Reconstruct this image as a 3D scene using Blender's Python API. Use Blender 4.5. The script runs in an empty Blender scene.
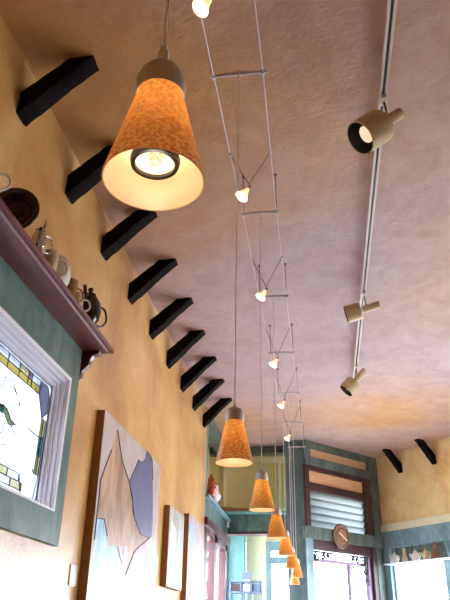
import bpy, bmesh, math, random
from mathutils import Vector, Matrix, noise
random.seed(7)
SC = bpy.context.scene
COL = SC.collection
CZ = 1.55                      # eye height above the floor; heights below are written from eye level
PI = math.pi

# ---------------------------------------------------------------- camera
F, PITCH, YAW, ROLL = 649.05, math.radians(27.385), math.radians(-8.4825), math.radians(.8829)
def basis():
    cy, sy, cp, sp = math.cos(YAW), math.sin(YAW), math.cos(PITCH), math.sin(PITCH)
    fw = Vector((sy*cp, cy*cp, sp)); r = Vector((cy, -sy, 0)); u = r.cross(fw)
    return r*math.cos(ROLL)+u*math.sin(ROLL), -r*math.sin(ROLL)+u*math.cos(ROLL), fw
CR, CU, CF = basis()
cam_data = bpy.data.cameras.new('camera'); cam = bpy.data.objects.new('camera', cam_data); COL.objects.link(cam)
cam_data.sensor_fit = 'VERTICAL'; cam_data.sensor_height = 24; cam_data.lens = F/600*24
cam_data.clip_start = .02; cam_data.clip_end = 300
m = Matrix((CR, CU, -CF)).transposed().to_4x4(); m.translation = Vector((0, 0, CZ)); cam.matrix_world = m
SC.camera = cam
def at(px, py, n, c):          # the point where a line of sight meets the plane n.p = c
    d = CF + CR*(px-225)/F - CU*(py-300)/F
    return d*(c/d.dot(Vector(n)))

# ---------------------------------------------------------------- world, light, exposure
W = bpy.data.worlds.new('sky'); SC.world = W; W.use_nodes = True
nt = W.node_tree; nt.nodes.clear()
wo = nt.nodes.new('ShaderNodeOutputWorld'); wb = nt.nodes.new('ShaderNodeBackground')
tc = nt.nodes.new('ShaderNodeTexCoord'); sp = nt.nodes.new('ShaderNodeSeparateXYZ'); cr = nt.nodes.new('ShaderNodeValToRGB')
mp = nt.nodes.new('ShaderNodeMapRange'); mp.inputs[1].default_value = -1; mp.inputs[2].default_value = 1
nt.links.new(tc.outputs['Generated'], sp.inputs[0]); nt.links.new(sp.outputs[2], mp.inputs[0]); nt.links.new(mp.outputs[0], cr.inputs[0])
nt.links.new(cr.outputs[0], wb.inputs[0]); nt.links.new(wb.outputs[0], wo.inputs[0])
cr.color_ramp.elements[0].position = .47; cr.color_ramp.elements[0].color = (.28, .27, .26, 1)
cr.color_ramp.elements[1].position = .52; cr.color_ramp.elements[1].color = (.80, .88, 1, 1)
e = cr.color_ramp.elements.new(1.0); e.color = (.58, .74, 1, 1)
wb.inputs[1].default_value = 18.0
SC.view_settings.view_transform = 'Standard'; SC.view_settings.look = 'None'
SC.view_settings.gamma = 1; SC.view_settings.use_curve_mapping = False
SC.view_settings.exposure = 0.30
SC.cycles.max_bounces = 10; SC.cycles.diffuse_bounces = 6; SC.cycles.glossy_bounces = 3
SC.cycles.transmission_bounces = 6; SC.cycles.transparent_max_bounces = 12
SC.cycles.sample_clamp_indirect = 6; SC.cycles.use_denoising = True
SC.cycles.caustics_reflective = False; SC.cycles.caustics_refractive = False
sun = bpy.data.lights.new('sun', 'SUN'); sun.energy = 38; sun.angle = .01; sun.color = (1, .98, .96)
so = bpy.data.objects.new('sun', sun); COL.objects.link(so)
so.rotation_euler = (Vector((.55, .45, 1.15)).normalized()).to_track_quat('Z', 'Y').to_euler()
def portal(loc, normal, w, h):  # marks a window opening for the sky light
    l = bpy.data.lights.new('window_portal', 'AREA'); l.shape = 'RECTANGLE'; l.size = w; l.size_y = h
    l.cycles.is_portal = True
    o = bpy.data.objects.new('window_portal', l); COL.objects.link(o)
    o.location = (loc[0], loc[1], loc[2]+CZ); o.rotation_euler = Vector(normal).to_track_quat('-Z', 'Z').to_euler()

# ---------------------------------------------------------------- materials
def lin(c):
    return tuple([(x/255/12.92 if x/255 < .04045 else ((x/255+.055)/1.055)**2.4) for x in c])+(1,)
class NT:
    def __init__(s, name):
        s.m = bpy.data.materials.new(name); s.m.use_nodes = True; s.t = s.m.node_tree
        s.b = s.t.nodes['Principled BSDF']; s.out = s.t.nodes['Material Output']
    def n(s, k, **kw):
        x = s.t.nodes.new('ShaderNode'+k)
        for a, v in kw.items(): setattr(x, a, v)
        return x
    def l(s, a, b): s.t.links.new(a, b)
    def coord(s, scale=(1, 1, 1)):
        g = s.n('TexCoord'); mpn = s.n('Mapping'); mpn.inputs['Scale'].default_value = scale
        s.l(g.outputs['Object'], mpn.inputs[0]); return mpn.outputs[0]
    def noise(s, vec, scale, detail=4, rough=.55, dist=0):
        x = s.n('TexNoise'); s.l(vec, x.inputs['Vector']); x.inputs['Scale'].default_value = scale
        x.inputs['Detail'].default_value = detail; x.inputs['Roughness'].default_value = rough; x.inputs['Distortion'].default_value = dist
        return x.outputs['Fac']
    def ramp(s, fac, stops):
        r = s.n('ValToRGB'); s.l(fac, r.inputs[0]); el = r.color_ramp.elements
        while len(el) < len(stops): el.new(.5)
        for e, (p, c) in zip(el, stops): e.position = p; e.color = c
        return r.outputs[0]
    def mix(s, fac, a, b, blend='MIX'):
        x = s.n('Mix'); x.data_type = 'RGBA'; x.blend_type = blend
        if isinstance(fac, float): x.inputs[0].default_value = fac
        else: s.l(fac, x.inputs[0])
        for i, v in ((6, a), (7, b)):
            if isinstance(v, tuple): x.inputs[i].default_value = v
            else: s.l(v, x.inputs[i])
        return x.outputs[2]
    def bump(s, fac, strength, dist=.01):
        x = s.n('Bump'); x.inputs['Strength'].default_value = strength; x.inputs['Distance'].default_value = dist
        s.l(fac, x.inputs['Height']); s.l(x.outputs[0], s.b.inputs['Normal'])
def simple(name, rgb, rough=.5, metal=0, spec=.5, bump=0, vary=0, scale=20):
    k = NT(name); k.b.inputs['Roughness'].default_value = rough; k.b.inputs['Metallic'].default_value = metal
    k.b.inputs['Specular IOR Level'].default_value = spec
    c = lin(rgb)
    v = k.coord(); f = k.noise(v, scale)
    d = tuple(x*(1-vary*.6) for x in c[:3])+(1,); u = tuple(min(1, x*(1+vary*.6)) for x in c[:3])+(1,)
    k.l(k.ramp(f, [(.3, d), (.7, u)]), k.b.inputs['Base Color'])
    if bump: k.bump(f, bump, .004)
    return k.m
def plaster(name, stops, rough=.5, spec=.4, coat=0, scale=1.6, bump=.5, stretch=(1, 1, 1), fine=55):
    k = NT(name); v = k.coord(stretch)
    a = k.noise(v, scale, 7, .62, .6); b = k.noise(v, scale*4.5, 5, .6, 1.2)
    s1 = k.ramp(a, stops)
    wear = k.ramp(b, [(.35, (.86, .86, .86, 1)), (.65, (1, 1, 1, 1))])
    k.l(k.mix(.7, s1, wear, 'MULTIPLY'), k.b.inputs['Base Color'])
    k.b.inputs['Roughness'].default_value = rough; k.b.inputs['Specular IOR Level'].default_value = spec
    k.b.inputs['Coat Weight'].default_value = coat; k.b.inputs['Coat Roughness'].default_value = .32
    v2 = k.coord(); f = k.noise(v2, fine, 3, .5)
    k.bump(f, bump, .006)
    return k.m
M = {}
M['wall'] = plaster('ochre_wall_plaster', [(.32, lin((178, 124, 62))), (.5, lin((205, 156, 86))), (.66, lin((222, 182, 116)))], .42, .5, .6, 1.5, .30)
M['wall_far'] = plaster('pale_ochre_plaster', [(.35, lin((226, 182, 124))), (.5, lin((238, 208, 148))), (.65, lin((242, 220, 170)))], .6, .3, 0, 1.9, .15)
M['ceiling'] = plaster('ceiling_plaster', [(.30, lin((190, 146, 122))), (.5, lin((198, 158, 138))), (.72, lin((208, 166, 126)))], .6, .3, 0, .8, .5, (1, 1, 1), 22)
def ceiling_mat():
    k = NT('light_tinted_ceiling_plaster'); v = k.coord()
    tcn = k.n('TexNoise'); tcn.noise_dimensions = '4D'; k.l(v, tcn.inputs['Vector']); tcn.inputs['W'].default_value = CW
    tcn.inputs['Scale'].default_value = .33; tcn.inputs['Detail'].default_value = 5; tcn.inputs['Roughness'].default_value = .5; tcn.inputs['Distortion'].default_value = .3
    light_tint = k.ramp(tcn.outputs['Fac'], [(.38, lin((200, 152, 96))), (.60, lin((188, 164, 168)))])  # warm lamplight ochre to daylight mauve, painted into the plaster colour
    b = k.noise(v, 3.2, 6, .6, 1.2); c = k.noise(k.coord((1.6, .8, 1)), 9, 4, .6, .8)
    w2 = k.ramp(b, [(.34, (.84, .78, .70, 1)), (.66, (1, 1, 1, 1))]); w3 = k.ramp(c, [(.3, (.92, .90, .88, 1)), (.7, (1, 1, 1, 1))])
    k.l(k.mix(1.0, k.mix(1.0, light_tint, w2, 'MULTIPLY'), w3, 'MULTIPLY'), k.b.inputs['Base Color'])
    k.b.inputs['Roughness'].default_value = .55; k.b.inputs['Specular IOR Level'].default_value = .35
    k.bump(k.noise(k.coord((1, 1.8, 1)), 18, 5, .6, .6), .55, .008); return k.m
CW = 12.7  # noise slice that lays the painted daylight mauve mid-room, ochre near the camera
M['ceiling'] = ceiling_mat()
M['other_wall'] = plaster('plain_wall_plaster', [(.3, lin((196, 142, 84))), (.7, lin((214, 166, 104)))], .7, .3, 0, 1, .2)
M['floor'] = simple('polished_concrete_floor', (128, 124, 126), .45, vary=.4, scale=3)
M['pave'] = simple('pavement', (186, 184, 182), .9, vary=.2, scale=2)
def verdigris(name, a, b, c, spec=.4):
    k = NT(name); v = k.coord((1, 1, .45)); f = k.noise(v, 5.5, 8, .65, .5); g = k.noise(v, 24, 4, .6)
    s1 = k.ramp(f, [(.32, lin(a)), (.5, lin(b)), (.68, lin(c))])
    k.l(k.mix(.5, s1, k.ramp(g, [(.3, (.6, .6, .6, 1)), (.7, (1, 1, 1, 1))]), 'MULTIPLY'), k.b.inputs['Base Color'])
    k.b.inputs['Roughness'].default_value = .48; k.b.inputs['Specular IOR Level'].default_value = spec
    k.bump(g, .15, .004); return k.m
M['green'] = verdigris('weathered_green_paint', (50, 76, 72), (80, 108, 100), (112, 136, 124))
M['green_dark'] = verdigris('dark_green_paint', (64, 76, 70), (86, 100, 92), (118, 128, 118))
M['teal'] = verdigris('teal_paint', (96, 150, 150), (118, 172, 172), (140, 190, 188))
M['slate'] = verdigris('slate_blue_paint', (104, 132, 142), (128, 158, 166), (148, 176, 182))
M['post'] = verdigris('dark_slate_paint', (66, 86, 90), (88, 108, 112), (112, 130, 132))
M['plum'] = simple('plum_painted_wood', (84, 40, 44), .38, vary=.35, scale=14, bump=.05)
M['plum_dark'] = simple('dark_plum_painted_wood', (62, 34, 34), .45, vary=.3, scale=14)
M['mauve'] = simple('mauve_painted_wood', (150, 120, 150), .45, vary=.1)
M['shelf'] = simple('burgundy_painted_wood', (106, 44, 44), .33, vary=.3, scale=12, bump=.06, spec=.6)
M['white'] = simple('white_gloss_paint', (238, 238, 244), .3, vary=.03)
M['cream'] = simple('cream_paint', (226, 216, 180), .5, vary=.06)
M['peach'] = simple('peach_painted_panel', (222, 176, 132), .6, vary=.08)
M['olive'] = simple('olive_yellow_paint', (212, 196, 134), .6, vary=.12, scale=4)
M['steel'] = simple('brushed_steel', (206, 202, 206), .38, .6)
M['steel_dark'] = simple('aged_steel', (126, 112, 116), .4, 1)
M['cable'] = simple('clear_coated_cable', (196, 186, 196), .35, .6)
M['wire'] = simple('bronze_wire', (92, 66, 48), .5, .3)
M['cap'] = simple('satin_nickel_cap', (216, 206, 198), .45, .25)
M['cord'] = simple('white_cord', (244, 240, 236), .5)
M['plastic'] = simple('white_plastic', (228, 224, 214), .4)
M['black'] = simple('black_socket', (16, 13, 12), .5)
M['beige'] = simple('beige_enamel', (196, 176, 132), .38, vary=.05)
M['brass'] = simple('bronze_stem', (112, 86, 52), .35, .8)
M['rail'] = simple('white_track_enamel', (222, 210, 196), .4)
M['darkmetal'] = simple('dark_glazed_metal', (66, 56, 48), .2, .7, .7)
M['chrome'] = simple('chrome', (200, 196, 190), .12, 1)
M['creamchina'] = simple('cream_china', (212, 194, 158), .18, spec=.6)
M['whitechina'] = simple('white_china', (238, 236, 232), .15, spec=.6)
M['tanchina'] = simple('tan_stoneware', (150, 112, 60), .25, vary=.3)
M['blackchina'] = simple('black_glazed_china', (12, 11, 11), .12, spec=.7)
M['iron'] = simple('wrought_iron', (40, 34, 34), .5, .5)
M['wood'] = simple('stained_timber', (148, 92, 48), .5, vary=.3, scale=16)
M['medallion'] = simple('carved_brown_wood', (116, 84, 66), .5, vary=.35, scale=30)
M['red'] = simple('red_glaze', (166, 62, 40), .3, vary=.3)
M['greyblue'] = simple('grey_blue_laminate', (110, 122, 146), .5, vary=.2)
M['lead'] = simple('lead_came', (44, 48, 52), .4, .6)
M['carpaint'] = simple('dark_red_car_paint', (110, 40, 50), .2, spec=.8)
M['tyre'] = simple('rubber', (28, 28, 30), .8)
def rough_timber():
    k = NT('dark_rough_timber'); v = k.coord((1, 1, 1)); f = k.noise(v, 30, 6, .7)
    k.l(k.ramp(f, [(.3, lin((10, 8, 7))), (.6, lin((24, 17, 15))), (.8, lin((46, 36, 31)))]), k.b.inputs['Base Color'])
    k.b.inputs['Roughness'].default_value = .85; k.b.inputs['Specular IOR Level'].default_value = .08; k.bump(f, .8, .01); return k.m
M['timber'] = rough_timber()
def glass_pane(name, tint=(1, 1, 1), gloss=.06, white=0.0):
    k = NT(name); t = k.t; t.nodes.remove(k.b)
    tr = k.n('BsdfTransparent'); tr.inputs[0].default_value = tint+(1,)
    g = k.n('BsdfGlossy'); g.inputs['Roughness'].default_value = .05
    mx = k.n('MixShader'); mx.inputs[0].default_value = gloss
    k.l(tr.outputs[0], mx.inputs[1]); k.l(g.outputs[0], mx.inputs[2]); last = mx.outputs[0]
    if white:
        d = k.n('BsdfTranslucent'); d.inputs[0].default_value = tint+(1,)
        m2 = k.n('MixShader'); m2.inputs[0].default_value = white
        k.l(last, m2.inputs[1]); k.l(d.outputs[0], m2.inputs[2]); last = m2.outputs[0]
    k.l(last, k.out.inputs[0]); return k.m
M['glass'] = glass_pane('window_glass')
M['clear'] = glass_pane('clear_textured_glass', (.42, .43, .45), .03, .2)
M['g_yellow'] = glass_pane('yellow_glass', (0.250, 0.187, 0.042), .02, .1)
M['g_pale'] = glass_pane('pale_yellow_glass', (0.312, 0.275, 0.146), .02, .1)
M['g_green'] = glass_pane('green_glass', (0.0021, 0.0780, 0.0416), .02, .1)
M['g_olive'] = glass_pane('olive_glass', (0.0728, 0.0884, 0.0390), .02, .1)
M['g_lav'] = glass_pane('lavender_glass', (0.1170, 0.1144, 0.1560), .02, .1)
M['g_pink'] = glass_pane('pink_glass', (0.1560, 0.0832, 0.1300), .02, .1)
M['blind'] = glass_pane('frosted_louvre_glass', (.30, .31, .30), .05, .8)
def emit(name, rgb, s):
    k = NT(name); k.b.inputs['Base Color'].default_value = lin(rgb)
    k.b.inputs['Emission Color'].default_value = lin(rgb); k.b.inputs['Emission Strength'].default_value = s; return k.m
def faceted():
    k = NT('faceted_glowing_lens'); v = k.coord(); vo = k.n('TexVoronoi'); vo.inputs['Scale'].default_value = 240; k.l(v, vo.inputs['Vector'])
    k.l(k.ramp(vo.outputs['Distance'], [(.15, (1.0, .86, .55, 1)), (.6, (.62, .36, .14, 1))]), k.b.inputs['Emission Color']); k.b.inputs['Emission Strength'].default_value = 1.25; k.b.inputs['Base Color'].default_value = (.02, .02, .02, 1)
    return k.m
M['lens'] = faceted()
M['reflector'] = emit('glowing_glass_reflector', (255, 214, 160), .9)
M['halogen'] = emit('glowing_halogen', (255, 240, 214), 5)
M['halolow'] = emit('dim_reflector', (236, 214, 190), .5)
def shade_glass():
    k = NT('speckled_amber_glass'); t = k.t
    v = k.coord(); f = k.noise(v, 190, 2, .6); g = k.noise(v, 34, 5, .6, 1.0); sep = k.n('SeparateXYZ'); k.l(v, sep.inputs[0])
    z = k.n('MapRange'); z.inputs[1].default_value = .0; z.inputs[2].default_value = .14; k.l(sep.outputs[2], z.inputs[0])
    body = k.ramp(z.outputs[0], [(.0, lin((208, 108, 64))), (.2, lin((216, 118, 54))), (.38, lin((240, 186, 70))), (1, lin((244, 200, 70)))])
    sp_ = k.ramp(f, [(.47, lin((190, 84, 14))), (.53, lin((255, 236, 130)))])
    c1 = k.mix(.62, body, sp_); c2 = k.mix(.22, c1, k.ramp(g, [(.35, lin((214, 130, 50))), (.65, lin((246, 206, 110)))]))
    k.l(c2, k.b.inputs['Base Color']); k.b.inputs['Roughness'].default_value = .28
    k.b.inputs['Coat Weight'].default_value = .2
    trn = k.n('BsdfTranslucent'); k.l(k.mix(.25, c2, (1, .95, .62, 1)), trn.inputs[0])
    mx = k.n('MixShader'); mx.inputs[0].default_value = .3
    k.l(k.b.outputs[0], mx.inputs[1]); k.l(trn.outputs[0], mx.inputs[2]); k.l(mx.outputs[0], k.out.inputs[0]); return k.m
M['shade'] = shade_glass()
def shade_in():
    k = NT('cream_glass_lining'); c = lin((232, 204, 166))
    k.b.inputs['Base Color'].default_value = c; k.b.inputs['Roughness'].default_value = .35
    trn = k.n('BsdfTranslucent'); trn.inputs[0].default_value = c
    mx = k.n('MixShader'); mx.inputs[0].default_value = .42
    k.l(k.b.outputs[0], mx.inputs[1]); k.l(trn.outputs[0], mx.inputs[2]); k.l(mx.outputs[0], k.out.inputs[0]); return k.m
M['shade_in'] = shade_in()
def paint(name, a, b, scale=9, st=(1, 1, .4)):
    k = NT(name); v = k.coord(st); f = k.noise(v, scale, 6, .65, .8)
    k.l(k.ramp(f, [(.36, lin(a)), (.64, lin(b))]), k.b.inputs['Base Color']); k.b.inputs['Roughness'].default_value = .42
    k.b.inputs['Coat Weight'].default_value = .25; k.b.inputs['Coat Roughness'].default_value = .3
    return k.m
M['p_grey'] = paint('paint_pale_grey', (176, 162, 156), (198, 186, 180), 6)
M['p_tan'] = paint('paint_tan', (136, 92, 62), (196, 160, 128), 6)
M['p_brown'] = paint('paint_brown', (150, 98, 66), (196, 152, 116), 12)
M['p_blue'] = paint('paint_slate_blue', (72, 76, 116), (94, 96, 134), 8)
M['p_aqua'] = paint('paint_aqua', (84, 150, 178), (190, 216, 230), 14)
M['p_white'] = paint('paint_white', (226, 228, 236), (250, 250, 252), 9)
M['p_mauve'] = paint('paint_mauve', (140, 104, 118), (216, 200, 212), 16)
M['p_line'] = simple('paint_dark_outline', (70, 62, 84), .6)
M['p_mix'] = paint('paint_olive_and_white', (150, 140, 90), (196, 200, 210), 8)
M['p_mix2'] = paint('paint_rose_and_white', (160, 110, 110), (214, 206, 214), 4)
M['canvas_side'] = simple('raw_brown_canvas_edge', (150, 104, 60), .7, vary=.15)

# ---------------------------------------------------------------- mesh helpers
class MB:
    """collects shapes (world coordinates, heights from eye level) and links them as one mesh object"""
    def __init__(s): s.v = []; s.f = []; s.mi = []; s.sm = []; s.mats = []
    def mat(s, m):
        if m not in s.mats: s.mats.append(m)
        return s.mats.index(m)
    def add(s, vs, fs, m, smooth=False):
        o = len(s.v); i = s.mat(m); s.v += [tuple(x) for x in vs]
        for f in fs: s.f.append([a+o for a in f]); s.mi.append(i); s.sm.append(smooth)
        return s
    def box(s, lo, hi, m):
        x0, y0, z0 = lo; x1, y1, z1 = hi
        return s.add([(x0,y0,z0),(x1,y0,z0),(x1,y1,z0),(x0,y1,z0),(x0,y0,z1),(x1,y0,z1),(x1,y1,z1),(x0,y1,z1)],
              [(0,3,2,1),(4,5,6,7),(0,1,5,4),(1,2,6,5),(2,3,7,6),(3,0,4,7)], m)
    def prism(s, pts, d, m, smooth=False):      # closed outline pushed along d
        n = len(pts); d = Vector(d); a = [Vector(p) for p in pts]
        return s.add(a+[p+d for p in a], [list(range(n))[::-1], list(range(n, 2*n))]+[(i, (i+1) % n, n+(i+1) % n, n+i) for i in range(n)], m, smooth)
    def poly(s, pts, m): return s.add(pts, [list(range(len(pts)))], m)
    def tube(s, pts, r, m, n=8, closed=False, rr=None):
        pts = [Vector(p) for p in pts]; vs = []; fs = []; N = len(pts); prev = None
        for i, p in enumerate(pts):
            if closed: t = pts[(i+1) % N]-pts[i-1]
            else: t = pts[min(i+1, N-1)]-pts[max(i-1, 0)]
            t.normalize()
            if prev is None: a = t.orthogonal().normalized()
            else: a = (prev-t*prev.dot(t)).normalized()
            prev = a; b = t.cross(a); q = rr[i] if rr else r
            vs += [p+(a*math.cos(2*PI*j/n)+b*math.sin(2*PI*j/n))*q for j in range(n)]
        for i in range(N if closed else N-1):
            k = (i+1) % N
            for j in range(n): fs.append((i*n+j, i*n+(j+1) % n, k*n+(j+1) % n, k*n+j))
        if not closed: fs += [list(range(n))[::-1], [(N-1)*n+j for j in range(n)]]
        return s.add(vs, fs, m, True)
    def lathe(s, prof, m, o=(0,0,0), ax=(0,0,1), n=32, ms=None, cap=False, sx=1, ref=None):  # prof (r, h) along ax
        o = Vector(o); ax = Vector(ax).normalized()
        a = (Vector(ref)-ax*Vector(ref).dot(ax)).normalized() if ref else (ax.orthogonal().normalized() if abs(ax.z) < .99 else Vector((1,0,0)))
        b = ax.cross(a)
        vs = [o+ax*h+(a*math.cos(2*PI*j/n)*sx+b*math.sin(2*PI*j/n))*r for r, h in prof for j in range(n)]
        P = len(prof)
        base = len(s.v); s.v += [tuple(x) for x in vs]
        for i in range(P-1):
            k = s.mat(ms[i] if ms else m)
            for j in range(n): s.f.append([base+i*n+j, base+i*n+(j+1) % n, base+(i+1)*n+(j+1) % n, base+(i+1)*n+j]); s.mi.append(k); s.sm.append(True)
        if cap:
            for i in (0, P-1): s.f.append([base+i*n+j for j in range(n)]); s.mi.append(s.mat(ms[-1] if ms else m)); s.sm.append(False)
        return s
    def build(s, name, parent=None, bevel=0, local=False, crease=False):
        me = bpy.data.meshes.new(name); off = Vector((0, 0, 0)) if local else Vector((0, 0, CZ))
        base = Vector((0, 0, 0))
        if parent is not None and not local:
            q = parent; base = Vector((0, 0, 0))
            while q is not None: base += q.location; q = q.parent
        elif not local:
            xs = [Vector(v) for v in s.v]; lo = Vector([min(v[i] for v in xs) for i in range(3)]); hi = Vector([max(v[i] for v in xs) for i in range(3)])
            base = Vector(((lo.x+hi.x)/2, (lo.y+hi.y)/2, lo.z))+off
        me.from_pydata([Vector(v)+off-base if not local else Vector(v) for v in s.v], [], s.f)
        for m in s.mats: me.materials.append(m)
        for p, i, sm in zip(me.polygons, s.mi, s.sm): p.material_index = i; p.use_smooth = sm
        bm = bmesh.new(); bm.from_mesh(me); bmesh.ops.remove_doubles(bm, verts=bm.verts, dist=1e-6)
        bmesh.ops.recalc_face_normals(bm, faces=bm.faces)
        for e_ in bm.edges:
            if len(e_.link_faces) == 2 and e_.calc_face_angle(0) > .7: e_.smooth = False
        bm.to_mesh(me); bm.free()
        o = bpy.data.objects.new(name, me); COL.objects.link(o)
        if parent is not None: o.parent = parent
        elif not local: o.location = base
        if bevel:
            b = o.modifiers.new('bevel', 'BEVEL'); b.width = bevel; b.segments = 2; b.limit_method = 'ANGLE'
        return o
def tag(o, label=None, cat=None, group=None, kind=None):
    for k, v in (('label', label), ('category', cat), ('group', group), ('kind', kind)):
        if v: o[k] = v
    return o
def empty(name, loc, label=None, cat=None, group=None, kind=None, rot=None):
    o = bpy.data.objects.new(name, None); COL.objects.link(o); o.location = (loc[0], loc[1], loc[2]+CZ); o.empty_display_size = .1
    if rot: o.rotation_euler = rot
    return tag(o, label, cat, group, kind)
def struct(o): o['kind'] = 'structure'; return o
def copy_tree(o, parent=None):
    c = o.copy(); COL.objects.link(c); c.parent = parent
    for ch in list(o.children): copy_tree(ch, c)
    return c
ORD = ['nearest', 'second', 'third', 'fourth', 'fifth', 'sixth', 'seventh', 'eighth', 'ninth', 'tenth']

# ---------------------------------------------------------------- the setting
H, FL, LX = 2.45, -CZ, -1.30
P0 = Vector((-.21, 9.0, 0)); P1 = Vector((.84, 10.2, 0)); D1 = (P1-P0).normalized(); N1 = Vector((D1.y, -D1.x, 0)); S1 = (P1-P0).length
D2 = Vector((.629, -.777, 0)).normalized(); N2 = Vector((-D2.y*-1, D2.x*-1, 0))
N2 = Vector((D2.y, -D2.x, 0))                     # into the room
RX = 4.0; S2 = (RX-P1.x)/D2.x; RY = P1.y+D2.y*S2; BY = -2.6
struct(MB().box((-2.2, BY-.2, FL-.1), (RX+.2, 11.4, FL), M['floor']).build('floor'))
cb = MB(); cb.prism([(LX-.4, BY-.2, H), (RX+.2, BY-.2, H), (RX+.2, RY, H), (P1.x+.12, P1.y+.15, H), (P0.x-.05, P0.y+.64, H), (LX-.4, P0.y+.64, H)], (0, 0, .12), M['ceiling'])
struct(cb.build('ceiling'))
g = struct(MB().box((-40, -30, FL-.25), (40, 50, FL-.12), M['pave']).build('ground_outside'))

# left wall with the stained glass opening
WY0, WY1, WZ0, WZ1 = 1.75, 3.09, .52, 1.20
wl = MB(); t = LX-.16
wl.box((t, BY, FL), (LX, WY0, H), M['wall']); wl.box((t, WY1, FL), (LX, 7.43, H), M['wall'])
wl.box((t, WY0, FL), (LX, WY1, WZ0), M['wall']); wl.box((t, WY0, WZ1), (LX, WY1, H), M['wall'])
struct(wl.build('wall_left'))
struct(MB().box((LX-.16, BY-.16, FL), (RX+.16, BY, H), M['other_wall']).build('wall_rear'))
# unseen right wall beside the camera; windows added and sized to bring in daylight
wr = MB(); wz0, wz1 = -.9, 1.3
ys = [BY]
for y in (3.4, 4.9): ys += [y, y+(.6 if y < 4 else 1.3)]
ys.append(RY)
for i in range(0, len(ys), 2): wr.box((RX, ys[i], FL), (RX+.16, ys[i+1], H), M['other_wall'])
for i in range(1, len(ys)-1, 2):
    wr.box((RX, ys[i], FL), (RX+.16, ys[i+1], wz0), M['other_wall']); wr.box((RX, ys[i], wz1), (RX+.16, ys[i+1], H), M['other_wall'])
    portal((RX+.1, (ys[i]+ys[i+1])/2, (wz0+wz1)/2), (-1, 0, 0), wz1-wz0, ys[i+1]-ys[i])
struct(wr.build('wall_right'))
n = 10
for i in range(1, len(ys)-1, 2):  # frames and panes for the added daylight openings
    w = empty('window_%d' % n, (RX+.08, ys[i], wz0), kind='structure'); n += 1
    f = MB()
    for lo, hi in (((RX-.01, ys[i], wz0), (RX+.12, ys[i]+.06, wz1)), ((RX-.01, ys[i+1]-.06, wz0), (RX+.12, ys[i+1], wz1)), ((RX-.01, ys[i], wz0), (RX+.12, ys[i+1], wz0+.06)), ((RX-.01, ys[i], wz1-.06), (RX+.12, ys[i+1], wz1))): f.box(lo, hi, M['green'])
    f.build('window_frame', w)
    MB().box((RX+.06, ys[i]+.06, wz0+.06), (RX+.064, ys[i+1]-.06, wz1-.06), M['glass']).build('pane', w)

# ---------------------------------------------------------------- angled front wall beyond the ceiling's right corner (window wall)
def q2(s, z, d=0): v = P1+D2*s+N2*d; return (v.x, v.y, z)
def q1(s, z, d=0): v = P0+D1*s+N1*d; return (v.x, v.y, z)
def slab(mb, q, s0, s1, z0, z1, d0, d1, m):
    mb.add([q(s0,z0,d0), q(s1,z0,d0), q(s1,z0,d1), q(s0,z0,d1), q(s0,z1,d0), q(s1,z1,d0), q(s1,z1,d1), q(s0,z1,d1)],
           [(0,3,2,1),(4,5,6,7),(0,1,5,4),(1,2,6,5),(2,3,7,6),(3,0,4,7)], m); return mb
IN = 1 if N2.dot(Vector((-1, -1, 0))) > 0 else -1
N2 = N2*IN
if N1.dot(Vector((1, -1, 0))) < 0: N1 = -N1
wf = MB(); slab(wf, q2, 0, S2, 1.46, H, -.14, 0, M['wall_far']); slab(wf, q2, 0, S2, FL, -.9, -.14, 0, M['green'])
struct(wf.build('wall_front'))
struct(slab(MB(), q2, .02, S2, 1.37, 1.47, -.1, .035, M['cream']).build('trim_1'))
struct(slab(MB(), q2, .02, S2, 1.15, 1.37, -.14, .02, M['slate']).build('trim_2'))
# posts and windows
edges = [.02, .17, 1.12, 1.24, 2.2, 2.32, 3.3, 3.42, 4.4, 4.52]
pm = slab(MB(), q2, .0, .15, FL, 1.16, -.16, .03, M['slate']); struct(pm.build('trim_3'))
wins = [(.15, 1.10), (1.19, 2.1), (2.2, 3.1), (3.2, 4.1)]
for i, (a, b) in enumerate(wins):
    w = empty('window_%d' % (i+2), q2(a, -.9, -.06), kind='structure'); f = MB()
    slab(f, q2, a, a+.03, -.9, 1.15, -.1, -.02, M['slate']); slab(f, q2, b-.03, b, -.9, 1.15, -.1, -.02, M['slate'])
    slab(f, q2, a+.03, b-.03, -.9, -.85, -.1, -.02, M['slate'])
    slab(f, q2, a+.03, b-.03, .955, 1.15, -.12, -.07, M['green_dark'])
    f.build('window_frame', w)
    slab(MB(), q2, a+.03, b-.03, -.85, .955, -.062, -.058, M['glass']).build('pane', w)
    struct(slab(MB(), q2, b, b+.09, FL, 1.15, -.14, .01, M['slate']).build('trim_%d' % (i+4)))
    c = Vector(q2((a+b)/2, .05, -.15)); portal(c, N2, b-a, 1.9)
struct(slab(MB(), q2, 4.19, S2, FL, 1.15, -.14, 0, M['green']).build('wall_pier'))

# ---------------------------------------------------------------- angled entrance wall
ew = MB()
slab(ew, q1, -.0, S1+.05, 2.36, H, -.12, .03, M['green_dark']); slab(ew, q1, 0, S1+.05, 2.11, 2.23, -.12, .03, M['green_dark'])
slab(ew, q1, 0, .11, 2.2, 2.37, -.12, .03, M['green_dark']); slab(ew, q1, 1.40, S1+.05, -.0, 2.37, -.12, .03, M['green_dark'])
slab(ew, q1, .11, 1.40, 2.23, 2.36, -.06, -.03, M['peach'])
slab(ew, q1, 1.40, S1+.05, FL, 0, -.12, .03, M['slate'])
struct(ew.build('wall_entrance'))
tf = MB()
slab(tf, q1, .0, .075, 1.30, 2.11, -.11, .015, M['plum_dark']); slab(tf, q1, 1.27, 1.40, 1.30, 2.11, -.11, .015, M['plum_dark'])
slab(tf, q1, .075, 1.27, 2.05, 2.11, -.11, .015, M['plum_dark']); slab(tf, q1, .075, 1.27, 1.77, 1.88, -.11, .015, M['plum_dark'])
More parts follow.
